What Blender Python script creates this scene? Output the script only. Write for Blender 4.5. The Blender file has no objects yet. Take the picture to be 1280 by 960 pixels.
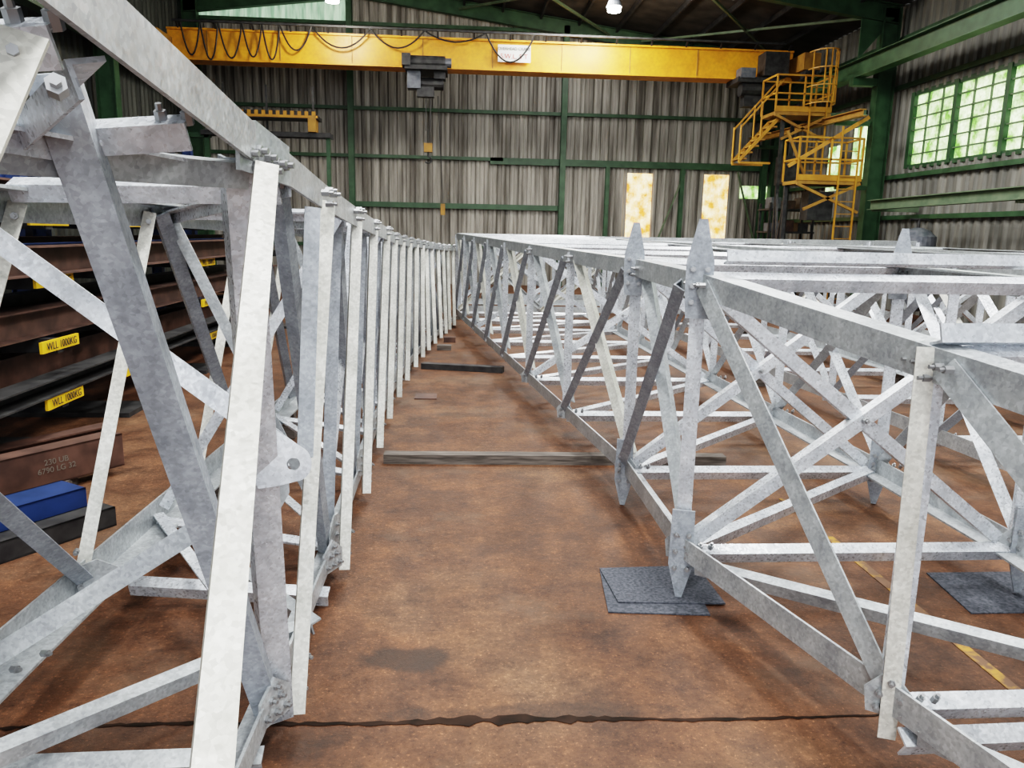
import bpy, math, random
from mathutils import Matrix, Vector
random.seed(7)
SC=bpy.context.scene
COL=SC.collection
V=Vector
# ---------------- camera ----------------
cam=bpy.data.cameras.new('camera'); co=bpy.data.objects.new('camera',cam); COL.objects.link(co)
SC.camera=co
cam.sensor_width=36; cam.lens=36*961/1280; cam.clip_end=200; cam.clip_start=0.05
yaw,pitch,roll=math.radians(4.2),math.radians(11.1),math.radians(1.2)
R=Matrix.Rotation(-yaw,3,'Z')@Matrix.Rotation(math.radians(90)-pitch,3,'X')@Matrix.Rotation(roll,3,'Z')
co.matrix_world=Matrix.Translation((0,0,1.65))@R.to_4x4()

# ---------------- materials ----------------
def mat(name,c1,c2=None,scale=5,rough=.6,metal=0,detail=4,stretch=(1,1,1),c3=None,bump=0,lo=.35,hi=.65,emit=0,fine=None,span=None):
    m=bpy.data.materials.new(name); m.use_nodes=True; nt=m.node_tree; N=nt.nodes; L=nt.links
    b=N['Principled BSDF']; b.inputs['Roughness'].default_value=rough; b.inputs['Metallic'].default_value=metal
    b.inputs['Base Color'].default_value=(*c1,1)
    if c2:
        tc=N.new('ShaderNodeTexCoord'); mp=N.new('ShaderNodeMapping'); mp.inputs['Scale'].default_value=stretch
        L.new(tc.outputs['Object'],mp.inputs[0])
        n=N.new('ShaderNodeTexNoise'); n.inputs['Scale'].default_value=scale; n.inputs['Detail'].default_value=detail
        L.new(mp.outputs[0],n.inputs['Vector'])
        r=N.new('ShaderNodeValToRGB'); r.color_ramp.elements[0].position=lo; r.color_ramp.elements[1].position=hi
        r.color_ramp.elements[0].color=(*c1,1); r.color_ramp.elements[1].color=(*c2,1)
        if c3:
            e=r.color_ramp.elements.new((lo+hi)/2); e.color=(*c3,1)
        L.new(n.outputs[0],r.inputs[0]); out=r.outputs[0]
        def scl(src,i1,i2,a,c):
            nonlocal out
            mr=N.new('ShaderNodeMapRange'); mr.inputs[1].default_value=i1; mr.inputs[2].default_value=i2
            mr.inputs[3].default_value=a; mr.inputs[4].default_value=c; L.new(src,mr.inputs[0])
            mx=N.new('ShaderNodeVectorMath'); mx.operation='SCALE'; L.new(out,mx.inputs[0]); L.new(mr.outputs[0],mx.inputs['Scale']); out=mx.outputs[0]
        if fine:
            n2=N.new('ShaderNodeTexNoise'); n2.inputs['Scale'].default_value=fine[0]; n2.inputs['Detail'].default_value=5
            L.new(mp.outputs[0],n2.inputs['Vector']); scl(n2.outputs[0],.3,.7,fine[1],fine[2])
        if span:
            vo=N.new('ShaderNodeTexVoronoi'); vo.inputs['Scale'].default_value=span[0]; L.new(mp.outputs[0],vo.inputs['Vector'])
            sp=N.new('ShaderNodeSeparateColor'); L.new(vo.outputs['Color'],sp.inputs[0]); scl(sp.outputs[0],0,1,span[1],span[2])
            mr=N.new('ShaderNodeMapRange'); mr.inputs[3].default_value=rough-.12; mr.inputs[4].default_value=rough+.12
            L.new(sp.outputs[1],mr.inputs[0]); L.new(mr.outputs[0],b.inputs['Roughness'])
        L.new(out,b.inputs['Base Color'])
        if emit: L.new(out,b.inputs['Emission Color'])
        if bump:
            bp=N.new('ShaderNodeBump'); bp.inputs['Strength'].default_value=bump; bp.inputs['Distance'].default_value=.02
            L.new(n.outputs[0],bp.inputs['Height']); L.new(bp.outputs[0],b.inputs['Normal'])
    elif emit: b.inputs['Emission Color'].default_value=(*c1,1)
    if emit:
        b.inputs['Emission Strength'].default_value=emit; m.cycles.emission_sampling='NONE'
    return m
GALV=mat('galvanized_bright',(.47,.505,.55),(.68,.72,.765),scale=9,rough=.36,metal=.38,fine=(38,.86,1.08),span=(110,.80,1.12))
GALW=mat('galvanized_warm_lit',(.48,.48,.435),(.66,.66,.61),scale=6,rough=.40,metal=.25,fine=(50,.88,1.08),span=(110,.82,1.12))  # same galvanized steel, warm doorway light tinted into its base colour
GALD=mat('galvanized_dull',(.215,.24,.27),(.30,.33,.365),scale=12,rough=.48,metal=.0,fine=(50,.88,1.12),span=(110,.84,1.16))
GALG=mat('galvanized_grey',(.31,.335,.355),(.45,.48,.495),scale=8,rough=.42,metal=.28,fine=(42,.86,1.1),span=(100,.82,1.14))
BOLT=mat('bolt_steel',(.30,.31,.32),rough=.35,metal=.6)
CLAD=mat('cladding_sheet',(.11,.10,.085),(.42,.40,.36),scale=1.5,rough=.6,metal=.05,stretch=(4.5,1,.22),fine=(9,.7,1.1),lo=.33,hi=.66)
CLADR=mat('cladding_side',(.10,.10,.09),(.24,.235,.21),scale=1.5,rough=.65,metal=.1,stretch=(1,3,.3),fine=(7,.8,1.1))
CLADL=mat('cladding_side_shaded',(.03,.033,.03),(.08,.085,.075),scale=1.5,rough=.7,stretch=(1,3,.3),fine=(7,.8,1.1))  # side cladding copy, dimness of the left side put into its colour
ROOFM=mat('roof_sheet',(.030,.028,.026),(.07,.066,.06),scale=2,rough=.8)
GREEN=mat('green_paint',(.020,.055,.025),(.040,.092,.045),scale=4,rough=.5)
GREENL=mat('green_paint_dusty',(.07,.11,.065),(.12,.16,.10),scale=4,rough=.6)
YEL=mat('crane_yellow',(.60,.25,.012),(.76,.345,.018),scale=2,rough=.45,fine=(12,.82,1.08))
YELP=mat('platform_yellow',(.34,.155,.015),(.46,.23,.025),scale=5,rough=.5)
YELD=mat('yellow_dirty',(.22,.11,.02),(.34,.18,.03),scale=5,rough=.6)
DARK=mat('dark_steel',(.02,.02,.022),(.05,.05,.05),scale=8,rough=.55,metal=.2)
RUST=mat('primer_brown',(.050,.027,.021),(.105,.056,.042),scale=6,rough=.6)
BLUE=mat('blue_paint',(.010,.028,.09),(.018,.042,.14),scale=6,rough=.5)
GREY=mat('grey_steel',(.08,.09,.11),(.16,.17,.19),scale=8,rough=.5,metal=.3)
WOOD=mat('old_timber',(.05,.043,.037),(.15,.13,.115),scale=10,rough=.85,stretch=(.5,6,6))
MATM=mat('rubber_mat',(.032,.037,.047),(.085,.092,.112),scale=70,rough=.95,detail=3,lo=.36,hi=.66)
WHITE=mat('sign_white',(.75,.75,.72),rough=.6)
LABEL=mat('label_yellow',(.72,.43,.01),rough=.6)
BLACK=mat('black_paint',(.012,.012,.012),rough=.6)
RED=mat('sign_red',(.5,.04,.03),rough=.6)
LAMP=mat('lamp_glow',(1,.95,.85),emit=60)
PANE=mat('daylight_glow_pane',(.14,.34,.06),(.78,1.0,.56),scale=3.2,rough=.5,emit=1.35,lo=.36,hi=.62,fine=(18,.55,1.25))  # pane emits a painted glow standing in for daylit foliage outside
PANEO=mat('amber_glow_sheet',(.62,.24,.04),(1.0,.76,.40),scale=3,rough=.5,emit=1.6,fine=(22,.6,1.25),lo=.38,hi=.62)  # orange light through the wall slots, painted as an emissive sheet
PANEG=mat('translucent_sheet_green',(.20,.34,.23),(.48,.64,.48),scale=3,rough=.5,emit=.6,stretch=(3,1,.4))
SKYL=mat('skylight_sheet',(.9,.95,1.0),rough=.6,emit=2.0)

def floor_mat():
    m=bpy.data.materials.new('stained_concrete'); m.use_nodes=True; nt=m.node_tree; N=nt.nodes; L=nt.links
    b=N['Principled BSDF']; tc=N.new('ShaderNodeTexCoord')
    def noise(s,d=6,ro=.6):
        n=N.new('ShaderNodeTexNoise'); n.inputs['Scale'].default_value=s; n.inputs['Detail'].default_value=d; n.inputs['Roughness'].default_value=ro
        L.new(tc.outputs['Object'],n.inputs['Vector']); return n
    def ramp(src,stops):
        r=N.new('ShaderNodeValToRGB'); e=r.color_ramp.elements
        e[0].position,e[0].color=stops[0][0],(*stops[0][1],1); e[1].position,e[1].color=stops[-1][0],(*stops[-1][1],1)
        for p,c in stops[1:-1]:
            x=e.new(p); x.color=(*c,1)
        L.new(src,r.inputs[0]); return r
    def mix(f,a,b_,ty='MIX'):
        x=N.new('ShaderNodeMixRGB'); x.blend_type=ty
        if isinstance(f,float): x.inputs[0].default_value=f
        else: L.new(f,x.inputs[0])
        L.new(a,x.inputs[1]); L.new(b_,x.inputs[2]); return x.outputs[0]
    n1=noise(.55,5); n2=noise(3.2,8,.7); n3=noise(32,6,.75); n4=noise(1.3,4); n5=noise(85,3,.6); n6=noise(.9,7,.65); n7=noise(9,6,.7)
    r1=ramp(n1.outputs[0],[(.32,(.072,.035,.019)),(.5,(.112,.051,.027)),(.68,(.145,.078,.044))])
    r2=ramp(n2.outputs[0],[(.3,(.42,.40,.39)),(.5,(.95,.95,.95)),(.75,(1.55,1.5,1.42))])
    r3=ramp(n3.outputs[0],[(.3,(.6,.59,.58)),(.55,(1,1,1)),(.72,(1.6,1.57,1.5))])
    r4=ramp(n4.outputs[0],[(.32,(.42,.42,.45)),(.47,(1,1,1)),(1,(1,1,1))])
    r5=ramp(n5.outputs[0],[(.30,(.5,.5,.5)),(.42,(1,1,1)),(.60,(1,1,1)),(.70,(2.5,2.4,2.3))])
    r6=ramp(n6.outputs[0],[(.55,(0,0,0)),(.72,(.55,.55,.55))])
    r7=ramp(n7.outputs[0],[(.35,(.78,.78,.78)),(.5,(1,1,1)),(.68,(1.2,1.19,1.17))])
    o=mix(1.0,r1.outputs[0],r2.outputs[0],'MULTIPLY'); o=mix(1.0,o,r3.outputs[0],'MULTIPLY'); o=mix(.7,o,r4.outputs[0],'MULTIPLY'); o=mix(1.0,o,r5.outputs[0],'MULTIPLY'); o=mix(1.0,o,r7.outputs[0],'MULTIPLY')
    gr=N.new('ShaderNodeRGB'); gr.outputs[0].default_value=(.135,.098,.070,1); o=mix(r6.outputs[0],o,gr.outputs[0])
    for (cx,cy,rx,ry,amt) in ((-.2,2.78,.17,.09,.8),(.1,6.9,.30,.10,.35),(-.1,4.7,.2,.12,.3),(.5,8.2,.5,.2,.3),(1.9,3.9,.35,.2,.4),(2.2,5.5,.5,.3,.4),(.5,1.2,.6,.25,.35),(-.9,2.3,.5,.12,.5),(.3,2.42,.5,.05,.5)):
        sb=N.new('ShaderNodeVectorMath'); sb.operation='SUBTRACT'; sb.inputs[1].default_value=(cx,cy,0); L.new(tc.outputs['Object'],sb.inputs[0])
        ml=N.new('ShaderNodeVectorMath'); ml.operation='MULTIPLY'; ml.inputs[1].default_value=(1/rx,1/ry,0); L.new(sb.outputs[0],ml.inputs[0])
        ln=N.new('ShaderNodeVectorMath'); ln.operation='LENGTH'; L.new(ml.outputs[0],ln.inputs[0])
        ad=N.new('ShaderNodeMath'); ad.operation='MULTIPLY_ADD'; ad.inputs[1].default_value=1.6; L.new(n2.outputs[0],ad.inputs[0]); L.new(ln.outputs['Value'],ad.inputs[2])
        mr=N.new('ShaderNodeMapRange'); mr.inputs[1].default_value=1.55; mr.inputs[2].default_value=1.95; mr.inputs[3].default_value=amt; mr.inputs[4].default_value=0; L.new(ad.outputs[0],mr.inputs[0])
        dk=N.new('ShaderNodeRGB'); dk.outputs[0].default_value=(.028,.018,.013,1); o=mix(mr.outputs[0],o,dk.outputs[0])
    L.new(o,b.inputs['Base Color'])
    mr=N.new('ShaderNodeMapRange'); mr.inputs[3].default_value=.42; mr.inputs[4].default_value=.82; L.new(n2.outputs[0],mr.inputs[0]); L.new(mr.outputs[0],b.inputs['Roughness'])
    b.inputs['Specular IOR Level'].default_value=.3
    bp=N.new('ShaderNodeBump'); bp.inputs['Strength'].default_value=.45; bp.inputs['Distance'].default_value=.01
    L.new(n3.outputs[0],bp.inputs['Height']); L.new(bp.outputs[0],b.inputs['Normal'])
    return m
FLOORM=floor_mat()
STAIN=mat('damp_stain',(.010,.007,.005),(.028,.016,.011),scale=9,rough=.7)
STAIN.node_tree.nodes['Principled BSDF'].inputs['Specular IOR Level'].default_value=.1
PAINT=mat('worn_yellow_line',(.11,.055,.028),(.36,.18,.025),scale=14,rough=.7,lo=.47,hi=.62)

# ---------------- mesh builder ----------------
class B:
    def __init__(s): s.v=[];s.f=[];s.mi=[];s.mats=[]
    def m(s,mt):
        if mt not in s.mats: s.mats.append(mt)
        return s.mats.index(mt)
    def prism(s,poly,p1,p2,a,b,mt,scale2=1):
        p1,p2=V(p1),V(p2); n=len(poly); i0=len(s.v); k=s.m(mt)
        for p,sc in ((p1,1),(p2,scale2)):
            for x,y in poly: s.v.append(tuple(p+a*x*sc+b*y*sc))
        s.f.append(tuple(i0+i for i in range(n))[::-1]); s.f.append(tuple(i0+n+i for i in range(n)))
        for i in range(n):
            j=(i+1)%n; s.f.append((i0+i,i0+j,i0+n+j,i0+n+i))
        s.mi+= [k]*(n+2)
    def frame(s,p1,p2,face):
        ax=(V(p2)-V(p1)).normalized(); f=V(face); f=f-ax*f.dot(ax)
        if f.length<1e-4: f=ax.orthogonal()
        f.normalize(); return ax,ax.cross(f).normalized(),f
    def mem(s,p1,p2,w,face,mt,t=.008,side=1,w2=None):
        ax,a,f=s.frame(p1,p2,face); a=a*side; w2=w2 or w
        poly=[(-w/2,0),(w/2,0),(w/2,-w2),(w/2-t,-w2),(w/2-t,-t),(-w/2,-t)]
        s.prism(poly,p1,p2,a,f,mt)
    def chord(s,p1,p2,w,da,db,mt,t=.01):
        ax,a,f=s.frame(p1,p2,da)
        g=V(db); g=g-ax*g.dot(ax); g=(g-f*g.dot(f)).normalized()
        poly=[(0,0),(w,0),(w,t),(t,t),(t,w),(0,w)]
        s.prism(poly,p1,p2,f,g,mt)
    def flat(s,p1,p2,w,t,face,mt):
        ax,a,f=s.frame(p1,p2,face)
        s.prism([(-w/2,-t/2),(w/2,-t/2),(w/2,t/2),(-w/2,t/2)],p1,p2,a,f,mt)
    def bar(s,p1,p2,w,mt,face=(0,0,1)): s.flat(p1,p2,w,w,face,mt)
    def ibeam(s,p1,p2,h,w,t,up,mt):
        ax,a,f=s.frame(p1,p2,up); H=h/2;W=w/2;T=t/2
        poly=[(-W,-H),(W,-H),(W,-H+t),(T,-H+t),(T,H-t),(W,H-t),(W,H),(-W,H),(-W,H-t),(-T,H-t),(-T,-H+t),(-W,-H+t)]
        s.prism(poly,p1,p2,a,f,mt)
    def chan(s,p1,p2,h,w,t,up,mt):
        ax,a,f=s.frame(p1,p2,up); H=h/2
        s.prism([(0,-H),(w,-H),(w,-H+t),(t,-H+t),(t,H-t),(w,H-t),(w,H),(0,H)],p1,p2,a,f,mt)
    def box(s,lo,hi,mt):
        x0,y0,z0=lo;x1,y1,z1=hi
        s.prism([(x0,y0),(x1,y0),(x1,y1),(x0,y1)],(0,0,z0),(0,0,z1),V((1,0,0)),V((0,1,0)),mt)
    def cyl(s,p1,p2,r,mt,n=10,r2=None):
        ax,a,f=s.frame(p1,p2,(.31,.17,.9))
        s.prism([(r*math.cos(2*math.pi*i/n),r*math.sin(2*math.pi*i/n)) for i in range(n)],p1,p2,a,f,mt,scale2=(r2/r if r2 else 1))
    def plate(s,c,normal,up,poly,t,mt):
        n=V(normal).normalized(); u=V(up); u=(u-n*u.dot(n)).normalized(); a=u.cross(n)
        c=V(c); s.prism(poly,c-n*t/2,c+n*t/2,a,u,mt)
    def bolts(s,c,normal,pts,up=(0,0,1),r=.011):
        n=V(normal).normalized(); u=V(up); u=(u-n*u.dot(n)).normalized(); a=u.cross(n)
        for x,y in pts:
            p=V(c)+a*x+u*y
            s.cyl(p-n*.012,p+n*.014,r,BOLT,6); s.cyl(p+n*.013,p+n*.028,r*.55,BOLT,6)
    def obj(s,name,parent=None):
        me=bpy.data.meshes.new(name); me.from_pydata(s.v,[],s.f)
        for m_ in s.mats: me.materials.append(m_)
        me.polygons.foreach_set('material_index',s.mi); me.update()
        import bmesh
        bm=bmesh.new(); bm.from_mesh(me); bmesh.ops.recalc_face_normals(bm,faces=bm.faces); bm.to_mesh(me); bm.free()
        o=bpy.data.objects.new(name,me); COL.objects.link(o)
        if parent: o.parent=parent
        return o
def text(s,loc,size,mt,name,parent,rot=(math.pi/2,0,0)):
    cu=bpy.data.curves.new(name,'FONT'); cu.body=s; cu.size=size; cu.extrude=.001; cu.align_x='CENTER'; cu.align_y='CENTER'; cu.materials.append(mt)
    o=bpy.data.objects.new(name,cu); o.location=loc; o.rotation_euler=rot; COL.objects.link(o); o.parent=parent; return o

X0,X1,Y0,Y1=-8.2,10.5,-9.0,25.0
# ---------------- floor ----------------
b=B(); b.box((X0-.3,Y0-12,-.2),(X1+.3,Y1+.3,0),FLOORM); b.obj('floor')
b=B()
def ribbon(b,pts,ws,z,mt):
    i0=len(b.v); k=b.m(mt)
    for (x,y),w in zip(pts,ws): b.v+= [(x,y-w*random.uniform(.3,1),z),(x,y+w,z)]
    for i in range(len(pts)-1):
        j=i0+2*i; b.f.append((j,j+2,j+3,j+1)); b.mi.append(k)
pts=[];ws=[]
x=-4.0
while x<6:
    pts.append((x,2.37-.02*x+random.uniform(-.003,.003)+.006*math.sin(x*5)))
    ws.append((random.uniform(.006,.013)+.024*max(0,math.sin(x*3.1+1))*random.random()) if -1.5<x<1.3 else .006); x+=.025
ribbon(b,pts,ws,.003,STAIN); b.obj('floor_joint_crack')
b=B(); b.box((2.08,-1,.001),(2.13,4.6,.004),PAINT); b.obj('yellow_floor_line')

# ---------------- walls ----------------
def corr(name,p0,p1,z0,z1f,mt,pitch=.27,depth=.045,holes=(),nrm=1,extra=None):
    p0,p1=V((*p0,0)),V((*p1,0)); L_=(p1-p0).length; d=(p1-p0).normalized(); n=V((-d.y,d.x,0))*nrm
    b=B(); prof=[(0,0),(.32,0),(.5,1),(.82,1),(1.0,0)]
    us=[];k=0
    while k*pitch<L_:
        for t,h in prof[:-1]:
            us.append(((k+t)*pitch,h*depth))
        k+=1
    us=[u for u in us if u[0]<=L_]+[(L_,0)]
    mi=b.m(mt)
    for i in range(len(us)-1):
        (ua,ha),(ub,hb)=us[i],us[i+1]; pa=p0+d*ua+n*ha; pb=p0+d*ub+n*hb; um=(ua+ub)/2
        cuts=[]
        for (h0,h1,hz0,hz1,hm) in holes:
            if h0<=um<=h1: cuts.append((hz0,min(hz1,z1f(um)),hm))
        segs=[]; z=z0
        for c in sorted(cuts,key=lambda c:c[0]):
            segs.append((z,c[0],mi))
            if c[2] is not None: segs.append((c[0],c[1],b.m(c[2])))
            z=c[1]
        segs.append((z,z1f(um),mi))
        for za,zb,m_ in segs:
            if zb-za<.01: continue
            j=len(b.v); b.v+=[(pa.x,pa.y,za),(pb.x,pb.y,za),(pb.x,pb.y,zb),(pa.x,pa.y,zb)]; b.f.append((j,j+1,j+2,j+3)); b.mi.append(m_)
    return b
def roofz(x): return 8.8-.126*(x+3) if x>-3 else 8.8-.115*(-3-x)
hb=[(13.6,14.4,1.1,3.6,PANEO),(16.1,16.9,1.1,3.62,PANEO),(.2,4.8,7.75,9.5,PANEG),(17.3,18.2,2.9,3.3,PANE)]
b=corr('wall_back',(X0,Y1),(X1,Y1),0,lambda u:roofz(X0+u),CLAD,holes=hb,nrm=-1)
wb=b.obj('wall_back')
WZ0,WZ1=3.35,4.98
hr=[(22.2,26.95,WZ0,WZ1,None),(28.1,29.6,3.2,4.55,PANE),(30.2,30.9,3.0,4.2,PANE),(14.5,20.0,WZ0,WZ1,None)]
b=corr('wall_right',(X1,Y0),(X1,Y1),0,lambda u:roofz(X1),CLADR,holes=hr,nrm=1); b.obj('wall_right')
hl=[(8,14,3.0,4.6,PANEG)]
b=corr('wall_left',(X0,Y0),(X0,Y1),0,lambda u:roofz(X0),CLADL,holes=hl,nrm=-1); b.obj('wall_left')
def window(y0,y1,name):
    b=B(); x=X1-.02
    n=3; yy=[y0+(y1-y0)*i/n for i in range(n+1)]
    b.box((x+.06,y0,WZ0),(x+.07,y1,WZ1),PANE)
    for y in yy: b.box((x-.05,y-.06,WZ0-.03),(x+.05,y+.06,WZ1+.03),GREEN)
    for i in range(n):
        for k in range(1,3): b.box((x-.0,yy[i]+(y1-y0)/n*k/3-.012,WZ0),(x+.04,yy[i]+(y1-y0)/n*k/3+.012,WZ1),GREENL)
    for k in range(0,7):
        z=WZ0+(WZ1-WZ0)*k/6; w=.05 if k in(0,6) else .012; b.box((x-.02,y0,z-w),(x+.045,y1,z+w),GREEN if k in (0,6) else GREENL)
    return b.obj(name)
window(Y0+22.2,Y0+26.95,'window_1'); window(Y0+14.5,Y0+20,'window_2')
b=B()
yb=Y1-.13
for z,x0,x1,h,m_ in ((5.3,X0,X1,.10,GREEN),(3.9,X0,1.4,.10,GREEN),(2.45,-3.2,3.3,.16,GREEN),(6.6,X0,X1,.1,GREEN),(7.7,-8,6,.1,GREEN),(3.85,1.0,9.9,.2,GREEN),(1.2,X0,X1,.1,GREEN)):
    b.box((x0,yb-.04,z-h/2),(x1,yb+.06,z+h/2),m_)
b.obj('wall_girts_back')
b=B()
for z in (.9,2.2,3.15,5.2,6.3): b.box((X1-.14,Y0,z-.05),(X1-.04,Y1,z+.05),GREEN)
b.obj('wall_girts_right')
b=B()
for x in (-3.25,3.25,9.7): b.ibeam((x,Y1-.3,0),(x,Y1-.3,roofz(x)-.2),.22,.17,.02,(0,1,0),GREEN)
for x0,x1 in((4.7,4.7),(7.1,7.1)): b.ibeam((x0,Y1-.2,0),(x1,Y1-.2,3.8),.16,.12,.015,(0,1,0),GREEN)
b.bar((7.2,Y1-.2,3.7),(6.4,Y1-.2,1.5),.05,GREENL); b.bar((8.9,Y1-.2,3.7),(9.6,Y1-.2,1.5),.05,GREENL)
b.obj('wall_columns_back')
YF=[24.6,18.7,12.6,6.6,.6,-5.4]
b=B(); bl=B(); br=B()
for y in YF:
    b.ibeam((X1-.4,y,0),(X1-.4,y,roofz(X1)-.1),.42,.26,.02,(1,0,0),GREEN)
    b.box((X1-.62,y-.16,0),(X1-.12,y+.16,.03),GREEN)
    bl.ibeam((X0+.4,y,0),(X0+.4,y,roofz(X0)-.1),.42,.26,.02,(1,0,0),GREEN)
    br.ibeam((X1-.2,y,roofz(X1)-.25),(-3,y,8.8-.25),.42,.2,.02,(0,0,1),GREEN)
    br.ibeam((X0+.2,y,roofz(X0)-.25),(-3,y,8.8-.25),.42,.2,.02,(0,0,1),GREEN)
    br.plate((X1-.75,y,roofz(X1)-.75),(0,1,0),(0,0,1),[(-.45,.45),(.35,.45),(.35,-.5)],.03,GREEN)
b.obj('steel_columns_right'); bl.obj('steel_columns_left'); br.obj('roof_rafters')
b=B(); b.ibeam((9.35,10.0,2.5),(9.35,17.3,2.44),.22,.18,.02,(0,0,1),GREENL)
b.bar((9.35,12.6,2.38),(9.88,12.6,2.38),.12,GREENL); b.bar((9.35,17.2,2.36),(10.4,17.2,2.36),.12,GREENL)
b.obj('monorail_beam')
b=B()
x=X0+.3
while x<X1:
    b.box((x-.03,Y0,roofz(x)-.16),(x+.03,Y1,roofz(x)-.02),DARK); x+=1.15
b.bar((9.9,24.4,6.85),(5.5,18.9,7.4),.06,GREENL); b.bar((5.5,24.4,7.4),(9.9,18.9,6.85),.06,GREENL)
b.bar((4.5,24.4,7.55),(0,18.9,8.1),.06,GREENL); b.bar((0,24.4,8.1),(4.5,18.9,7.55),.06,GREENL)
b.obj('roof_purlins')
b=B(); k1=b.m(ROOFM); k2=b.m(SKYL)
xs=[X0-.1]+[X0+.5+i*.9 for i in range(0,6)]+[-3]+[-2.2+i*.9 for i in range(0,14)]+[X1+.1]
xs=sorted(set(round(q,3) for q in xs))
ys=[Y0,-6,-2.5,1.5,5.5,9.5,13.5,17.5,21,Y1+.1]
for i in range(len(xs)-1):
    for j in range(len(ys)-1):
        n=len(b.v); a,c=xs[i],xs[i+1]
        b.v+=[(a,ys[j],roofz(a)),(c,ys[j],roofz(c)),(c,ys[j+1],roofz(c)),(a,ys[j+1],roofz(a))]; b.f.append((n,n+1,n+2,n+3))
        b.mi.append(k2 if (i%5==2 and j%2==1 and ys[j]<17) else k1)
b.obj('ceiling')

# ---------------- overhead crane ----------------
b=B(); yc=22.0
gx0,gx1=-7.5,9.1
b.box((gx0,yc-.26,5.93),(gx1,yc+.26,6.64),YEL)
b.box((gx0,yc-.32,6.62),(gx1,yc+.32,6.67),YEL); b.box((gx0,yc-.32,5.89),(gx1,yc+.32,5.94),YEL)
for i in range(9): 
    x=gx0+1+i*1.85; b.box((x-.012,yc-.28,5.93),(x+.012,yc-.25,6.62),YELD)
for x in (gx0-.1,gx1+.1):
    b.box((x-.22,yc-1.3,6.0),(x+.22,yc+1.3,6.42),YELD)
    for s_ in(-1.1,1.1): b.cyl((x-.15,yc+s_,6.0),(x+.15,yc+s_,6.0),.2,DARK,14)
b.bar((gx0+.2,yc-.45,6.80),(gx1-.3,yc-.45,6.80),.05,DARK)
for i in range(18):
    x=gx0+.3+i*.95; b.bar((x,yc-.45,6.78),(x,yc-.3,6.66),.04,DARK)
def cable(b,p1,p2,sag,r,mt,n=12):
    p1,p2=V(p1),V(p2); pr=None
    for i in range(n+1):
        t=i/n; p=p1.lerp(p2,t)-V((0,0,sag*4*t*(1-t)))
        if pr is not None: b.cyl(pr,p,r,mt,5)
        pr=p
x=gx0+.4
for L_,sg in((.5,.8),(.45,.9),(.6,.85),(.5,.8),(.45,.85),(.8,.6),(1.5,.5),(1.4,.45),(1.6,.25),(1.3,.7)):
    cable(b,(x,yc-.45,6.78),(x+L_,yc-.45,6.78),sg,.022,BLACK); x+=L_
hx=-.85
b.box((hx-.55,yc-.75,5.78),(hx+.55,yc+.3,5.88),DARK)
b.box((hx-.62,yc-.8,5.86),(hx-.40,yc-.35,6.15),DARK); b.cyl((hx-.4,yc-.55,5.98),(hx+.5,yc-.55,5.98),.17,DARK,14)
b.cyl((hx+.5,yc-.55,5.98),(hx+.66,yc-.55,5.98),.12,GREY,12)
b.box((hx-.5,yc-.5,5.35),(hx-.15,yc-.1,5.78),GREY); b.cyl((hx-.15,yc-.3,5.5),(hx+.45,yc-.3,5.5),.16,DARK,14)
b.box((hx-.25,yc-.45,5.15),(hx+.2,yc-.2,5.4),DARK); b.box((hx+.2,yc-.5,5.6),(hx+.5,yc-.1,5.8),DARK)
for dx in(-.06,.06): b.cyl((hx+dx+.04,yc-.3,4.3),(hx+dx+.04,yc-.3,5.2),.012,DARK,5)
b.box((hx-.07,yc-.38,3.75),(hx+.15,yc-.22,3.98),YELD); b.cyl((hx+.04,yc-.3,3.9),(hx+.04,yc-.3,4.35),.012,DARK,5)
for i in range(10):
    a0=math.pi*1.25*i/10-1.2; a1=math.pi*1.25*(i+1)/10-1.2
    b.cyl((hx+.04+.09*math.cos(a0),yc-.3,3.55-.09*math.sin(a0)),(hx+.04+.09*math.cos(a1),yc-.3,3.55-.09*math.sin(a1)),.022,DARK,6)
b.cyl((hx+.04,yc-.3,3.62),(hx+.04,yc-.3,3.76),.02,DARK,6)
cable(b,(hx+.3,yc-.3,5.2),(hx+.45,yc-.3,2.3),0,.012,BLACK,2); b.box((hx+.38,yc-.34,2.1),(hx+.5,yc-.26,2.4),YELD)
rx=8.0
b.box((rx-.55,yc-.75,5.75),(rx+.6,yc+.2,5.88),DARK); b.cyl((rx-.4,yc-.5,5.6),(rx+.4,yc-.5,5.6),.2,DARK,14)
b.box((rx+.1,yc-.9,5.9),(rx+.75,yc-.35,6.5),DARK); b.box((rx-.5,yc-.8,5.85),(rx-.1,yc-.4,6.1),GREY); b.box((rx-.3,yc-.6,5.15),(rx+.2,yc-.3,5.45),DARK)
b.box((1.03,yc-.375,6.10),(1.9,yc-.35,6.53),WHITE)
oc=b.obj('overhead_travelling_crane')
text("OVERHEAD CRANE",(1.46,yc-.385,6.43),.1,BLACK,'sign_text_1',oc)
text("S.W.L. 5 T",(1.46,yc-.385,6.24),.17,RED,'sign_text_2',oc)
b=B()
b.ibeam((9.45,Y0+1,5.62),(9.45,Y1-.3,5.62),.4,.26,.02,(0,0,1),GREEN); b.ibeam((-7.55,Y0+1,5.62),(-7.55,Y1-.3,5.62),.4,.26,.02,(0,0,1),GREEN)
for y in YF:
    b.box((9.3,y-.1,5.25),(9.9,y+.1,5.42),GREEN); b.box((-7.6,y-.1,5.25),(-7.5,y+.1,5.42),GREEN)
b.obj('crane_runway_beams')
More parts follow.
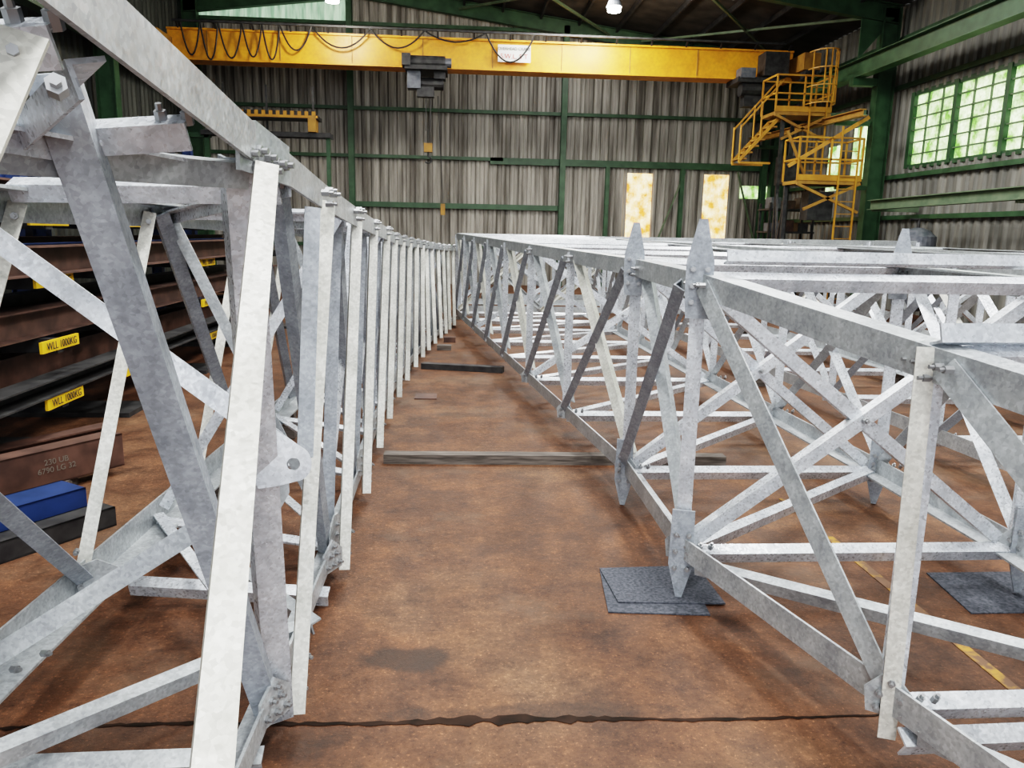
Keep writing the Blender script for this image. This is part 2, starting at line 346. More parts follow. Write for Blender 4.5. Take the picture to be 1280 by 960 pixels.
def platform(b,x0,x1,y0,y1,z,h,zb,cage=True):
    w=.038
    b.box((x0,y0,z-.08),(x1,y1,z),YELD)
    for x in(x0,(x0+x1)/2,x1):
        for y in (y0,y1): b.bar((x,y,z),(x,y,z+h),w,YELP,(1,0,0))
    for q in(.5,1.0):
        for y in(y0,y1): b.bar((x0,y,z+h*q),(x1,y,z+h*q),w,YELP)
        for x in(x0,x1): b.bar((x,y0,z+h*q),(x,y1,z+h*q),w,YELP)
    b.box((x0,y0-.02,z),(x1,y0+.01,z+.13),YELP)
    b.bar((x1,y0,z-.05),(x0+.2,y0,z-.65),.06,YELD); b.bar((x0,y0,z-.08),(x1,y0,z-.7),.06,YELD)
    lx=x1-.55
    for dx in(0,.42): b.bar((lx+dx,y0-.05,zb),(lx+dx,y0-.05,z+h+.25),.035,YELP,(1,0,0))
    zz=zb
    while zz<z+h: b.bar((lx,y0-.05,zz),(lx+.42,y0-.05,zz),.02,YELD); zz+=.28
    if cage:
        zs=[z+h*.2+i*.4 for i in range(4)]
        for zz in zs:
            pr=None
            for k in range(9):
                a=math.pi*k/8; p=V((lx+.21+.33*math.cos(a),y0-.05-.5*math.sin(a),zz))
                if pr is not None: b.bar(pr,p,.026,YELP)
                pr=p
        for k in(1,3,4,5,7):
            a=math.pi*k/8; b.bar((lx+.21+.33*math.cos(a),y0-.05-.5*math.sin(a),zs[0]),(lx+.21+.33*math.cos(a),y0-.05-.5*math.sin(a),zs[-1]),.026,YELP,(1,0,0))
b=B()
platform(b,7.75,9.15,19.3,20.2,4.72,.85,3.05)
platform(b,7.75,9.25,17.7,18.5,2.98,.95,0.0,cage=False)
for i in range(7):
    t=i/7; b.box((7.0+t*1.0,19.5,3.6+t*1.1-.02),(7.2+t*1.0,20.0,3.6+t*1.1+.02),YELD)
for y in(19.5,20.0):
    b.bar((7.0,y,3.55),(8.05,y,4.72),.07,YELP); b.bar((7.0,y,4.35),(8.0,y,5.5),.035,YELP); b.bar((7.0,y,3.5),(7.0,y,4.4),.035,YELP); b.bar((7.5,y,4.1),(7.5,y,4.95),.035,YELP)
    b.bar((7.0,y,3.5),(7.8,y,3.5),.05,YELP)
b.ibeam((9.0,17.4,4.45),(9.0,24.2,4.60),.16,.14,.02,(0,0,1),YELD)
b.bar((7.6,17.9,3.3),(9.3,17.7,4.4),.08,YELP); b.bar((8.2,18.1,2.9),(7.6,18.1,4.1),.05,YELD)
for y in(18.7,24.0): b.bar((9.0,y,4.4),(9.86,y,4.4),.1,GREEN)
b.bar((9.1,18.6,2.9),(9.86,18.6,2.9),.1,GREEN); b.bar((9.1,19.6,4.68),(9.82,18.8,4.68),.1,GREEN)
b.bar((7.8,18.4,0),(7.8,18.4,3.0),.08,DARK,(1,0,0)); b.bar((8.0,19.4,0),(8.0,19.4,4.7),.08,DARK,(1,0,0))
b.bar((8.0,19.4,.2),(7.8,18.4,2.8),.05,DARK); b.bar((7.8,18.4,.2),(8.0,19.4,2.8),.05,DARK); b.bar((8.6,20.2,0),(8.6,20.2,4.7),.08,DARK,(1,0,0))
b.box((8.15,19.5,3.0),(8.7,20.0,3.7),DARK); b.box((8.2,18.0,2.1),(8.8,18.4,2.75),DARK)
b.obj('crane_access_platform')
b=B(); tx,ty=9.5,15.6
b.cyl((tx,ty,.35),(tx,ty,1.75),.36,GREY,24); b.cyl((tx,ty,1.75),(tx,ty,1.88),.36,GREY,24,r2=.22); b.cyl((tx,ty,1.88),(tx,ty,1.93),.22,GREY,24,r2=.08); b.cyl((tx,ty,.35),(tx,ty,.22),.36,GREY,24,r2=.2)
for k in range(3):
    a=k*2.094; b.bar((tx+.3*math.cos(a),ty+.3*math.sin(a),0),(tx+.3*math.cos(a),ty+.3*math.sin(a),.5),.06,DARK,(1,0,0))
b.cyl((tx,ty,1.9),(tx,ty,2.12),.03,DARK,8); b.cyl((tx-.2,ty,2.1),(tx+.2,ty,2.1),.025,DARK,8)
b.obj('air_receiver_tank')
b=B(); y0=21.0
b.box((-6.2,y0,4.42),(-3.6,y0+.6,4.5),DARK)
for i in range(26):
    b.box((-6.0+i*.09,y0-.03,4.50),(-6.0+(i+1)*.09,y0,4.60),YELP if i%2 else BLACK)
b.box((-6.0,y0-.03,4.44),(-3.6,y0-.0,4.50),YELP)
b.box((-6.6,y0+.1,3.98),(-3.3,y0+.2,4.1),DARK); b.box((-6.6,y0+.4,3.98),(-3.3,y0+.5,4.1),DARK)
b.box((-3.85,y0-.05,4.1),(-3.65,y0+.3,4.5),YELD)
for x in(-6.1,-5,-3.8): b.bar((x,y0+.5,4.1),(x,y0+.5,5.3),.05,DARK,(1,0,0))
b.bar((-6.4,y0+.3,3.98),(-7.5,y0+.3,3.98),.12,GREEN); b.bar((-6.5,y0+.3,0),(-6.5,y0+.3,4),.12,GREEN,(1,0,0))
b.bar((-3.4,y0+.3,0),(-3.4,y0+.3,4),.1,GREEN,(1,0,0))
b.obj('striped_maintenance_platform')
for x,y,z in((-3.02,20,6.95),(3.78,20,7.0)):
    b=B(); b.cyl((x,y,z+.12),(x,y,z+.34),.2,GREY,18,r2=.1); b.cyl((x,y,z+.34),(x,y,z+.52),.09,DARK,12); b.cyl((x,y,z+.52),(x,y,roofz(x)-.1),.012,DARK,6)
    b.cyl((x,y,z+.02),(x,y,z+.12),.16,LAMP,18); o=b.obj('high_bay_lamp')
    l=bpy.data.lights.new('high_bay_light','POINT'); l.energy=180; l.shadow_soft_size=.2; l.color=(1,.93,.82); lo=bpy.data.objects.new('high_bay_light',l); lo.location=(x,y,z-.15); COL.objects.link(lo)

# ---------------- LEFT TOWER ----------------
b=B()
AT=[(-.47,-.35,2.09),(-.48,.6,2.01),(-.49,1.13,1.96),(-.49,2.02,1.865),(-.49,2.92,1.79),(-.50,3.9,1.735),(-.52,4.98,1.69),(-.535,5.97,1.65),(-.545,6.85,1.61),(-.545,7.75,1.58),(-.53,8.65,1.555),(-.49,9.5,1.53),(-.45,10.3,1.505),(-.36,11.4,1.475),(-.25,12.3,1.44),(-.12,13.2,1.41),(0-.02,14.0,1.39)]
for p,q in zip(AT,AT[1:]): b.chord(V(p)+V((.01,0,.02)),V(q)+V((.01,0,.02)),.09,(-1,0,0),(0,0,-1),GALG)
AB=[(-.56,1.0,.16),(-.56,2.2,.12),(-.56,3.4,.10),(-.58,4.6,.10),(-.60,6.0,.10),(-.60,7.3,.10),(-.56,8.5,.10),(-.50,9.5,.10),(-.40,10.6,.10),(-.26,11.8,.10),(-.12,12.9,.10),(0-.02,13.9,.10)]
for p,q in zip(AB,AB[1:]): b.chord(V(p)+V((-.03,0,-.02)),V(q)+V((-.03,0,-.02)),.085,(-1,0,0),(0,0,1),GALG)
LT=[(-1.38,.2,1.80),(-1.35,2.44,1.75),(-1.32,3.7,1.745),(-1.28,6.0,1.70),(-1.22,8.5,1.62),(-1.1,11,1.52),(-.85,13.9,1.41)]
LB=[(-1.48,.4,.25),(-1.46,2.34,.25),(-1.44,3.7,.24),(-1.42,5.0,.22),(-1.38,8.5,.18),(-1.2,11,.14),(-.95,13.9,.12)]
for p,q in zip(LT,LT[1:]): b.chord(p,q,.10,(1,0,0),(0,0,-1),GALG)
for p,q in zip(LB,LB[1:]): b.chord(p,q,.12,(1,0,0),(0,0,1),GALG)
def interp(P,y):
    for p,q in zip(P,P[1:]):
        if p[1]<=y<=q[1]:
            t=(y-p[1])/(q[1]-p[1]); return V(p).lerp(V(q),t)
    return V(P[0]) if y<P[0][1] else V(P[-1])
st=[((-.525,2.36),(-.46,2.85,1.75)),((-.53,3.49),(-.49,3.9,1.716)),((-.55,4.59),(-.523,4.98,1.675)),((-.57,5.62),(-.53,5.97,1.64)),((-.575,6.54),(-.54,6.85,1.595)),((-.557,7.43),(-.535,7.75,1.57)),((-.535,8.3),(-.52,8.65,1.546)),((-.487,9.15),(-.49,9.5,1.52)),((-.435,9.9),(-.45,10.2,1.5)),((-.38,10.5),(-.43,10.85,1.48)),((-.31,11.15),(-.38,11.5,1.46)),((-.236,11.75),(-.3,12.05,1.44)),((-.17,12.3),(-.23,12.5,1.42)),((-.115,12.8),(-.16,13.0,1.41)),((-.04,13.4),(-.08,13.6,1.4))]
sf=(.25,-1,0)
for (bx,by),(tx,ty,tz) in st:
    b.mem((bx,by,.05),(tx,ty,tz),.050,sf,GALW,side=-1,w2=.05)
    b.bolts((tx+.02,ty-.10,tz+.02),(1,-.1,0),[(-.05,.0),(0,.01),(.05,0),(0,-.035)],r=.012)
    b.bolts((bx+.0,by+.07,.16),(1,-.6,0),[(0,0),(.03,.05),(0,-.05)],r=.012)
b.mem((-.25,.46,.6),(-.445,1.9,1.80),.053,(.35,-1,.3),GALW,side=-1,w2=.05)
b.mem((-.568,.58,1.29),(-.515,1.0,1.872),.066,(.35,-1,.5),GALW,side=-1,w2=.05)
b.mem((-.575,2.34,.04),(-.535,2.02,1.82),.085,(.5,-1,0),GALV,side=-1,w2=.08)
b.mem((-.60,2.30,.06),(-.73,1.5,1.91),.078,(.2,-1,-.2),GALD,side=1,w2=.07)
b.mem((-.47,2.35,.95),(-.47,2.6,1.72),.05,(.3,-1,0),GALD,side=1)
ypan=[2.4,3.6,4.75,5.8,6.8,7.7,8.6,9.5,10.4,11.3,12.2,13.1]
for i,(ya,yb_) in enumerate(zip(ypan,ypan[1:])):
    off=V((-.05,0,0))
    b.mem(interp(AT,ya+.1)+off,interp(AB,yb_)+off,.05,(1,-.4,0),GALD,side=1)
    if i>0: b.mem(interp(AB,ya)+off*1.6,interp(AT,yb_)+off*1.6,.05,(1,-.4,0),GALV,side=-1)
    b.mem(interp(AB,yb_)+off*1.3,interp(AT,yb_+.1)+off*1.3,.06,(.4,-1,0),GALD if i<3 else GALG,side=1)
    for (P,Q,z) in ((AT,LT,-.02),(AB,LB,.03)):
        b.mem(interp(P,yb_)+V((-.03,0,z)),interp(Q,yb_)+V((.02,0,z)),.055,(0,-.3,1),GALV)
    b.mem(interp(AT,ya)+V((-.03,0,-.04)),interp(LT,yb_)+V((.02,0,-.04)),.05,(0,0,1),GALV)
    b.mem(interp(AB,ya)+V((-.03,0,.06)),interp(LB,yb_)+V((.02,0,.06)),.05,(0,0,1),GALV)
    if i%2==0:
        b.mem(interp(AT,yb_)+V((-.05,0.02,-.05)),interp(LB,yb_)+V((.04,0.02,.08)),.05,(0,-1,0),GALV)
        b.mem(interp(LT,yb_)+V((.05,-0.02,-.05)),interp(AB,yb_)+V((-.04,-0.02,.08)),.05,(0,-1,0),GALG)
    gp=interp(AB,yb_)+V((-.02,0,.09))
    b.plate(gp,(1,-.3,0),(0,0,1),[(-.07,-.07),(.07,-.07),(.07,.04),(.02,.10),(-.02,.10),(-.07,.04)],.008,GALG)
    b.bolts(gp,(1,-.3,0),[(-.04,-.03),(.04,-.03),(0,.05),(0,.0)],r=.011)
for yb_,yt in((1.8,2.45),(2.9,3.4),(4.2,4.7),(5.4,5.85),(6.6,7.0),(7.8,8.2),(9,9.4),(10.2,10.6)):
    pb=interp(LB,yb_)+V((.0,0,.06)); pt=interp(LT,yt)+V((.04,0,-.04))
    b.mem(pb,pt,.05,(.3,-1,0),GALW,side=-1); b.bolts(pb+V((0,-.02,.05)),(.3,-1,0),[(0,0),(0,.06)])
    b.bolts(pt+V((0,-.02,-.04)),(.3,-1,0),[(0,0)])
for ya,yb_ in((1.3,2.85),(3.45,4.9),(5.0,6.4),(6.5,7.9),(8,9.4)):
    b.mem(interp(LT,ya)+V((.07,0,-.05)),interp(LB,yb_)+V((.04,0,.06)),.06,(.5,-1,0),GALD,side=1)
b.plate((-1.40,2.88,.30),(.6,-1,0),(0,0,1),[(-.08,-.04),(.10,-.04),(.11,.02),(.02,.08),(-.08,.06)],.01,GALG)
b.bolts((-1.40,2.87,.30),(.6,-1,0),[(-.04,-.01),(.03,-.01),(.09,0),(-.03,.05)],r=.013)
b.bolts((-1.33,2.3,.30),(1,-.5,.2),[(-.2,-.0),(-.05,0),(.05,0)],r=.012)
g=V((-.50,2.24,1.0))
b.mem((-1.33,2.3,1.63),g+V((-.03,0,.03)),.062,(0,-1,.2),GALV,side=1)
b.mem((-1.44,2.15,.34),g+V((-.05,.02,-.10)),.06,(0,-1,.2),GALG,side=-1)
b.mem((-1.30,1.7,1.66),(-1.44,2.3,.35),.05,(.6,-1,0),GALG)
def ring_plate(b,c,n,up,outer,r,t,mt):
    nn=V(n).normalized(); u=V(up); u=(u-nn*u.dot(nn)).normalized(); a=u.cross(nn); c=V(c); k=b.m(mt); N=len(outer)
    inner=[]
    for x,y in outer:
        q=math.hypot(x,y); inner.append((x/q*r,y/q*r))
    i0=len(b.v)
    for d in(-t/2,t/2):
        for x,y in outer+inner: b.v.append(tuple(c+a*x+u*y+nn*d))
    for i in range(N):
        j=(i+1)%N
        b.f+=[(i0+i,i0+j,i0+N+j,i0+N+i),(i0+2*N+i,i0+3*N+i,i0+3*N+j,i0+2*N+j),(i0+i,i0+2*N+i,i0+2*N+j,i0+j),(i0+N+i,i0+N+j,i0+3*N+j,i0+3*N+i)]; b.mi+=[k]*4
ol=[]
for i in range(13):
    a=-math.pi/2+math.pi*i/12*.86; ol.append((.046*math.cos(a)+.006,.052*math.sin(a)))
ol+=[(-.02,.085),(-.06,.115),(-.10,.14),(-.115,.09),(-.115,.03),(-.115,-.03),(-.10,-.065),(-.05,-.062)]
ring_plate(b,(-.475,2.20,.975),(.25,-1,.1),(0.0,0,1),ol,.019,.012,GALV)
b.plate((-.56,2.24,.95),(.35,-1,.1),(0,0,1),[(-.08,-.13),(.03,-.13),(.06,-.08),(.06,.06),(-.05,.13)],.009,GALG)
b.bolts((-.56,2.23,.94),(.35,-1,.1),[(-.03,-.06),(-.03,-.1),(.02,.08)],r=.012)
for y in(1.12,1.62,2.42):
    a=interp(AT,y)+V((-.04,0,-.05)); c=interp(LT,y)+V((.04,0,0.02)); c.z=max(c.z,a.z-.07)
    b.mem(c,a,.055,(0,-.5,1),GALV,side=1); b.bolts(a+V((-.05,-.0,.0)),(0,-.5,1),[(0,0),(.05,0)],up=(0,1,0),r=.012)
b.mem(interp(LT,.7)+V((.04,0,0)),interp(AT,2.0)+V((-.04,0,-.06)),.06,(0,-.4,1),GALG)
b.mem(interp(LT,2.2)+V((.04,0,-.01)),interp(AT,1.2)+V((-.04,0,-.07)),.055,(0,-.4,1),GALV)
b.mem((-.60,1.9,1.80),(-1.0,.9,1.84),.05,(0,-.4,1),GALV)
b.plate((-.475,2.0,1.82),(1,-.2,0),(0,0,1),[(-.14,-.04),(.14,-.06),(.14,.04),(-.05,.08),(-.14,.06)],.01,GALG)
b.bolts((-.47,2.0,1.82),(1,-.2,0),[(-.1,0),(-.05,.01),(0,.0),(.05,-.01),(.1,-.01),(-.07,-.03),(.03,-.03)],r=.014)
b.bolts((-.52,1.0,1.84),(.4,-1,.2),[(0,0),(.04,-.03)],r=.013)
b.mem((-1.42,1.85,.22),(-.6,2.75,.17),.055,(0,-.3,1),GALG); b.mem((-1.42,2.08,.10),(-.58,2.12,.08),.06,(0,-.4,1),GALG)
b.mem((-1.42,3.25,.12),(-.56,3.22,.07),.06,(0,-.4,1),GALV); b.mem((-1.42,3.9,.12),(-.56,2.9,.10),.05,(0,-.4,1),GALG)
for y in(2.25,3.4):
    p=interp(AB,y)+V((-.01,0,.05)); b.plate(p,(1,-.5,0),(0,0,1),[(-.07,-.06),(.07,-.06),(.07,.03),(0,.09),(-.07,.03)],.01,GALG)
    b.bolts(p,(1,-.5,0),[(-.045,-.03),(.0,-.03),(.045,-.03),(-.02,.02),(.02,.02),(0,.06)],r=.012)
for y in(4.3,6.1,9.2,12.6):
    p=interp(AB,y); b.box((p.x-.12,y-.05,0),(p.x-.03,y+.05,p.z-.02),WOOD); q=interp(LB,y); b.box((q.x,y-.05,0),(q.x+.12,y+.05,q.z),WOOD)
b.obj('lattice_tower_section')

# ---------------- RIGHT TOWERS ----------------
def tower(b,S,alx,arx,zt,zb,xfr,plates=(),dense=True,wch=.10,detail=True):
    at=[V((alx(y),y,zt(y))) for y in S]; ab=[V((alx(y),y,zb(y))) for y in S]
    rt=[V((arx(y),y,zt(y))) for y in S]; rb=[V((arx(y),y,zb(y))) for y in S]
    for i in range(len(S)-1):
        b.chord(at[i],at[i+1],wch,(1,0,0),(0,0,-1),GALG); b.chord(ab[i],ab[i+1],wch,(1,0,0),(0,0,1),GALG)
        b.chord(rt[i],rt[i+1],wch,(-1,0,0),(0,0,-1),GALG); b.chord(rb[i],rb[i+1],wch,(-1,0,0),(0,0,1),GALG)
    for i,y in enumerate(S):
        for p,q in((at[i],ab[i]),(rt[i],rb[i])):
            b.mem(p+V((.01,0,-.02)),q+V((.01,0,.02)),.065,(-.5,-1,0),GALV,side=1)
        if dense or i%2==0:
            b.mem(at[i]+V((.02,.01,-.01)),rt[i]+V((-.02,.01,-.01)),.06,(0,-.5,1),GALV)
        b.mem(ab[i]+V((.02,.01,.03)),rb[i]+V((-.02,.01,.03)),.06,(0,-.5,1),GALV)
        if i in xfr:
            b.mem(at[i]+V((.08,.03,-.08)),rb[i]+V((-.06,.03,.06)),.06,(0,-1,0),GALV); b.mem(ab[i]+V((.06,-.0,.07)),rt[i]+V((-.06,-.0,-.08)),.06,(0,-1,0),GALV,side=-1)
            c=(at[i]+rb[i]+ab[i]+rt[i])/4; b.bolts(c+V((0,-.01,0)),(0,-1,0),[(0,0)],r=.014)
        if detail and y<8:
            for p in (ab[i],rb[i]):
                b.plate(p+V((0,.0,.05)),(-.7,-1,0),(0,0,1),[(-.06,-.06),(.06,-.06),(.07,.02),(0,.10),(-.07,.02)],.01,GALG)
                b.bolts(p+V((0,-.01,.05)),(-.7,-1,0),[(-.035,-.035),(.035,-.035),(-.03,.015),(.03,.015),(0,.06)],r=.012)
                b.bolts(p+V((.09,-.02,.055)),(0,-.6,1),[(0,0),(.05,0)],up=(0,1,0),r=.012)
            for p in (at[i],rt[i]): b.bolts(p+V((-.005,0,-.05)),(-1,0,0),[(-.09,0),(-.045,0),(.045,0),(.09,0),(0,-.04)],r=.012)
    for i in range(len(S)-1):
        yield i,at,ab,rt,rb
b=B()
def alx(y): return 1.03+.27*(3.27-y) if y<3.27 else (1.03+.01*(y-3.27)/1.23 if y<4.5 else 1.04-.113*(y-4.5))
def arx(y): return 2.66-.08*(3.27-y) if y<3.27 else (2.66 if y<4.5 else 2.66-.03*(y-4.5))
def zt(y): return 1.49-.112*(3.27-y) if y<3.27 else 1.50+.012*(y-3.27)
S=[.75,2.08,3.27,4.5,6.0,7.5,8.9,10.2,11.5,12.7,13.9]
for i,at,ab,rt,rb in tower(b,S,alx,arx,zt,lambda y:.2,{2,3,5,8}):
    if i<2:
        b.mem(at[i+1]+V((-.0,-.06,-.05)),ab[i]+V((-.0,.0,.06)),.075,(-1,-.6,0),GALG,side=1)
        b.mem(rt[i+1]+V((.0,-.06,-.05)),rb[i]+V((.0,.0,.06)),.06,(-1,-.6,0),GALG,side=1)
        b.mem(ab[i+1]+V((.05,-.1,.02)),rb[i]+V((-.03,0,.02)),.055,(0,-.3,1),GALG)
        if i==0: b.mem(at[i+1]+V((.1,-.1,-.03)),rt[i]+V((-.03,0,-.03)),.055,(0,-.3,1),GALG)
    else:
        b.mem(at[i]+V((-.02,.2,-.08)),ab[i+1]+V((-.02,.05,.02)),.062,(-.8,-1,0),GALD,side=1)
        b.mem(at[i+1]+V((.03,-.12,-.06)),ab[i]+V((.03,.05,.12)),.06,(-.6,-1,0),GALW if i%2 else GALG,side=-1)
        b.mem(rt[i]+V((0,.1,-.08)),rb[i+1]+V((0,0,.05)),.06,(-.8,-1,0),GALG); b.mem(rt[i+1]+V((.03,-.1,-.08)),rb[i]+V((.03,0,.05)),.06,(-.6,-1,0),GALV)
        b.mem(ab[i]+V((.05,.05,.03)),rb[i+1]+V((-.05,0,.03)),.055,(0,-.3,1),GALV)
        if i%2: b.mem(rt[i]+V((-.05,.05,-.03)),at[i+1]+V((.05,0,-.03)),.055,(0,-.3,1),GALG)
for (x,y) in((1.03,3.24),(1.035,4.5),(2.68,3.24),(2.66,4.5)):
    n=(-.35,-1,0); zt0=1.725
    top=[(-.050,-.42),(.050,-.42),(.058,-.30),(.058,-.18),(.020,0),(-.016,0),(-.058,-.18),(-.058,-.30)]
    b.plate((x,y,zt0),n,(0,0,1),top,.012,GALD); b.bolts((x,y-.008,zt0-.25),n,[(-.03,-.10),(.03,-.10),(-.03,-.03),(.03,-.03),(-.03,.04),(.03,.04)],r=.012)
    bot=[(-.05,.42),(.05,.42),(.055,.16),(.014,0),(-.014,0),(-.055,.16)]
    b.plate((x,y,.016 if y<4 else .003),n,(0,0,1),bot,.012,GALD); b.bolts((x,y-.008,.24),n,[(-.028,-.08),(.028,-.08),(-.028,0),(.028,0),(-.028,.08),(.028,.08)],r=.012)
b.mem((1.35,2.06,.12),(1.335,2.08,1.355),.052,(-.4,-1,0),GALW,side=1)
b.mem((1.16,3.28,1.575),(3.1,3.36,1.575),.05,(0,-1,.35),GALV,side=1)
b.mem((1.36,2.06,1.40),(2.5,2.12,1.40),.055,(0,-1,.3),GALV,side=1)
b.mem((1.36,2.0,.17),(2.6,2.05,.15),.06,(0,-.6,1),GALV,side=1)
b.obj('lattice_tower_section')

def xtower(name,x0,x1,S,z0,z1,sl=0.0,sr=0.0):
    b=B()
    for i,at,ab,rt,rb in tower(b,S,lambda y:x0+sl*(y-S[0]),lambda y:x1+sr*(y-S[0]),lambda y:z1+.006*(y-S[0]),lambda y:z0,set(range(0,len(S),3)),detail=S[0]<5,wch=.11,dense=False):
        b.mem(at[i]+V((0,.1,-.08)),ab[i+1]+V((0,0,.05)),.06,(-.8,-1,0),GALD); b.mem(at[i+1]+V((.03,-.1,-.08)),ab[i]+V((.03,0,.05)),.06,(-.6,-1,0),GALV)
        b.mem(rt[i]+V((0,.1,-.08)),rb[i+1]+V((0,0,.05)),.06,(-.8,-1,0),GALG); b.mem(rt[i+1]+V((.03,-.1,-.08)),rb[i]+V((.03,0,.05)),.06,(-.6,-1,0),GALW)
    for y in S[::3]:
        for x in (x0+sl*(y-S[0]),x1+sr*(y-S[0])): b.box((x-.06,y-.06,0),(x+.06,y+.06,z0),WOOD)
    return b.obj(name)
xtower('lattice_tower_section',3.7,5.3,[4.0,5.4,6.9,8.4,9.9,11.4,12.9],.16,1.52,-.06,-.04)
xtower('lattice_tower_section',5.95,7.6,[5.0,6.6,8.2,9.8,11.4,13.0],.16,1.53,-.04,-.02)
o=xtower('lattice_tower_section',-.8,.8,[0,1.6,3.2,4.8,6.4,8.0,9.0],.16,1.60,0,0)
o.rotation_euler=(0,0,-math.pi/2); o.location=(.0,15.6,0)
o=xtower('lattice_tower_section',-.5,.5,[0,1.6,3.2,4.8,6.4],.16,1.55,0,0)
o.rotation_euler=(0,0,-math.pi/2); o.location=(.6,17.4,0)

# ---------------- floor things ----------------
b=B(); b.flat((-.52,5.42,.035),(1.98,5.36,.035),.10,.07,(0,0,1),WOOD); b.obj('timber_bearer')
b=B(); b.flat((-.42,9.35,.035),(.56,9.1,.035),.12,.07,(0,0,1),DARK); b.obj('timber_bearer')
b=B(); b.box((-.20,11.6,0),(-.02,11.72,.08),RUST); b.box((-.28,10.8,0),(-.08,10.95,.07),WOOD); b.obj('timber_packing_blocks')
b=B(); b.box((-.42,7.55,.001),(-.2,7.8,.012),RUST); b.obj('steel_offcut_plate')
def matpad(pts,name):
    b=B()
    for ps,z in pts: b.prism(ps,(0,0,z),(0,0,z+.006),V((1,0,0)),V((0,1,0)),MATM)
    return b.obj(name)
matpad([([(.68,3.12),(1.13,3.08),(1.16,3.50),(.72,3.55)],.001),([(.74,3.20),(1.23,3.17),(1.22,3.58),(.72,3.56)],.008)],'rubber_floor_mat')
matpad([([(2.33,3.06),(2.95,3.06),(2.95,3.48),(2.38,3.48)],.001)],'rubber_floor_mat')

# ---------------- steel stock, left ----------------
def stock(name,p1,p2,h,w,mt,kind='i'):
    b=B()
    if kind=='i': b.ibeam(p1,p2,h,w,.012,(0,0,1),mt)
    else:
        ax,a,f=b.frame(p1,p2,(0,0,1)); W,H=w/2,h/2;t=.01
        for q in((-W,-H,W,-H+t),(-W,H-t,W,H),(-W,-H,-W+t,H),(W-t,-H,W,H)):
            b.prism([(q[0],q[1]),(q[2],q[1]),(q[2],q[3]),(q[0],q[3])],p1,p2,a,f,mt)
    return b.obj(name)
d=V((-.55,-.83,0))
e=V((-2.3,5.2,.17)); o=stock('steel_beam_on_floor',e,e+d*4.5,.22,.16,RUST,'b')
CHALK=mat('chalk',(.14,.12,.10),rough=.9)
text("230 UB\n6790 LG 32",tuple(V((-2.3,5.2,.18))+d*.45+V((.072,-.048,0))),.05,CHALK,'chalk_marking',o,rot=(math.pi/2,0,math.atan2(.83,.55)))
b=B()
for q in (e+d*.4,e+d*4): b.box((q.x-.08,q.y-.08,0),(q.x+.08,q.y+.08,.06),WOOD)
b.obj('timber_packing_blocks')
stock('steel_beam_on_floor',V((-1.95,4.25,.055)),V((-1.95,4.25,.055))+d*3.6,.11,.14,DARK,'b')
stock('steel_beam_on_floor',V((-2.2,4.4,.09)),V((-2.2,4.4,.09))+d*3.6,.18,.24,BLUE,'b')
stock('steel_beam_on_floor',V((-2.65,5.9,.08)),V((-2.65,5.9,.08))+d*.9,.16,.14,RUST,'i')
levels=[.45,.85,1.30,1.72]
rcols=[3.2,4.5,5.7,7.0,9.1,11.2,13.3]
b=B()
for y in rcols:
    b.ibeam((-3.75,y,0),(-3.75,y,2.15),.16,.12,.012,(1,0,0),BLUE)
    b.box((-3.95,y-.25,0),(-2.85,y+.25,.04),DARK)
    for z in levels:
        b.box((-3.72,y-.045,z-.11),(-2.85,y+.045,z-.01),DARK)
        b.box((-2.86,y-.26,z-.085),(-2.84,y+.26,z-.005),LABEL)
        b.box((-3.20,y-.062,z-.10),(-2.86,y-.05,z-.02),DARK)
for z in levels[1:]: b.bar((-3.8,rcols[0],z-.3),(-3.8,rcols[-1],z-.3),.05,DARK)
ms=[RUST,DARK,RUST,GREY,RUST,DARK,BLUE,DARK,RUST]
k=0
for z in levels:
    x=-3.62
    while x<-2.95:
        w=random.choice([.1,.14,.18]); h=random.choice([.12,.16,.2,.24]); 
        if x+w>-2.86: break
        y0=random.uniform(2.2,4.0); y1=random.uniform(11,14); m_=ms[(k*2+int(z*10))%9]; k+=1
        if random.random()<.6: b.ibeam((x+w/2,y0,z+h/2),(x+w/2,y1,z+h/2),h,w,.012,(0,0,1),m_)
        else: b.chan((x+w,y0,z+h/2),(x+w,y1,z+h/2),h,w,.012,(0,0,1),m_)
        x+=w+.03
ork=b.obj('cantilever_stock_rack')
for y in rcols[1:6]:
    for z in levels:
        text("WLL 1000KG",(-2.832,y,z-.045),.075,BLACK,'load_label',ork,rot=(math.pi/2,0,math.pi/2))
b=B()
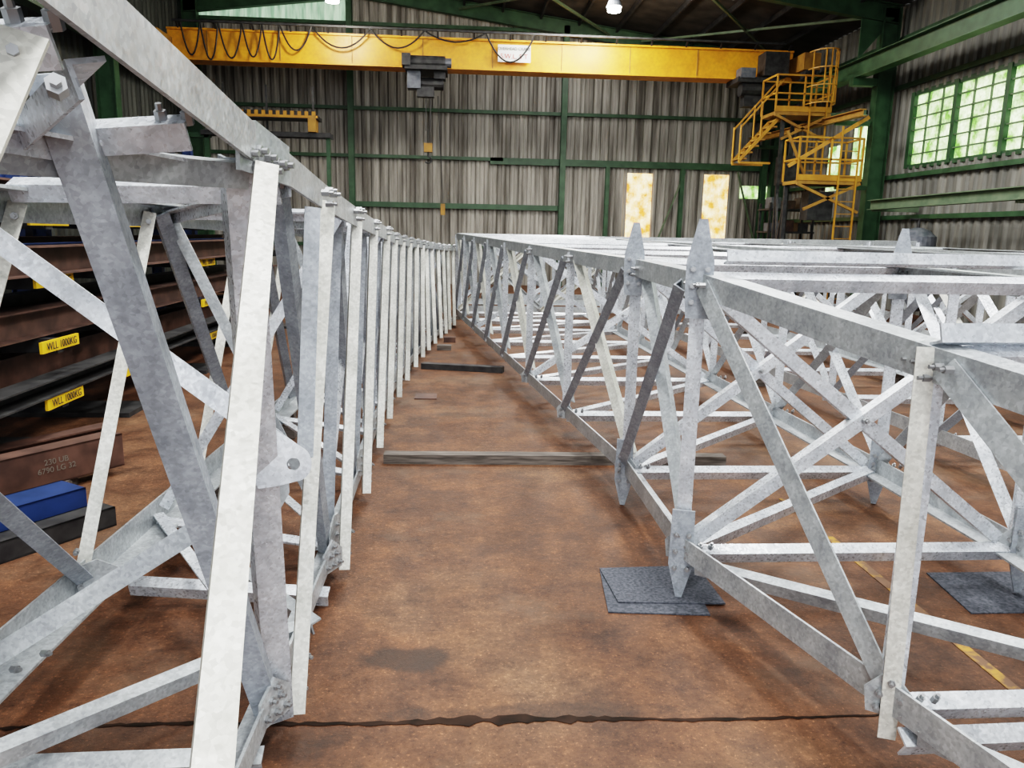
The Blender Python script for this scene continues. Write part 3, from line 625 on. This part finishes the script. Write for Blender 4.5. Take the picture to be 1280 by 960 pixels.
for y in(3,5,7,9,11,13,15,17):
    b.ibeam((-5.6,y,0),(-5.6,y,3.2),.18,.14,.012,(1,0,0),BLUE)
    for z in(.5,1.2,1.9,2.6): b.box((-5.55,y-.04,z-.1),(-4.7,y+.04,z),DARK)
k=0
for z in(.5,1.2,1.9,2.6):
    x=-5.5
    while x<-4.85:
        h=random.choice([.12,.2,.26]); m_=[DARK,GREY,RUST,DARK,RUST][(k*2+int(z*7))%5]; k+=1
        b.ibeam((x+.06,random.uniform(2.4,4),z+h/2),(x+.06,random.uniform(15,17.5),z+h/2),h,.12,.012,(0,0,1),m_); x+=.16
b.obj('storage_rack_with_steel')
b=B()
for x in(8.4,9.6):
    for y in(20.7,21.4): b.bar((x,y,0),(x,y,2.6),.06,DARK,(1,0,0))
for z in(.3,1.1,1.8,2.4): b.box((8.35,20.65,z),(9.65,21.45,z+.05),DARK)
for i in range(12): 
    x=8.45+(i%3)*.4; z=[.35,1.15,1.85,2.45][i//3]; b.box((x,20.8,z),(x+.28,21.2,z+.22+.08*(i%2)),[GREY,RUST,DARK][i%3])
b.obj('storage_shelf')

# ---------------- lights ----------------
def area(name,loc,sx,sy,e,rot=(0,0,0),col=(1,1,1)):
    l=bpy.data.lights.new(name,'AREA'); l.shape='RECTANGLE'; l.size=sx; l.size_y=sy; l.energy=e; l.color=col
    o=bpy.data.objects.new(name,l); o.location=loc; o.rotation_euler=rot; COL.objects.link(o)
for i,(x,y,e) in enumerate(((-.9,3.0,380),(3.9,3.5,430),(7.5,6,110),(.2,11,450),(5.0,12,370),(1.2,-3.5,420),(3,19.5,400))):
    area('skylight_light',(x,y,roofz(x)-.35),1.0,4.0,e,col=(1.0,.985,.955))
w=bpy.data.worlds.new('world'); SC.world=w; w.use_nodes=True
w.node_tree.nodes['Background'].inputs[0].default_value=(.92,.955,1,1); w.node_tree.nodes['Background'].inputs[1].default_value=2.5
SC.view_settings.view_transform='Filmic'
try: SC.view_settings.look='High Contrast'
except Exception: pass
SC.view_settings.exposure=0.55
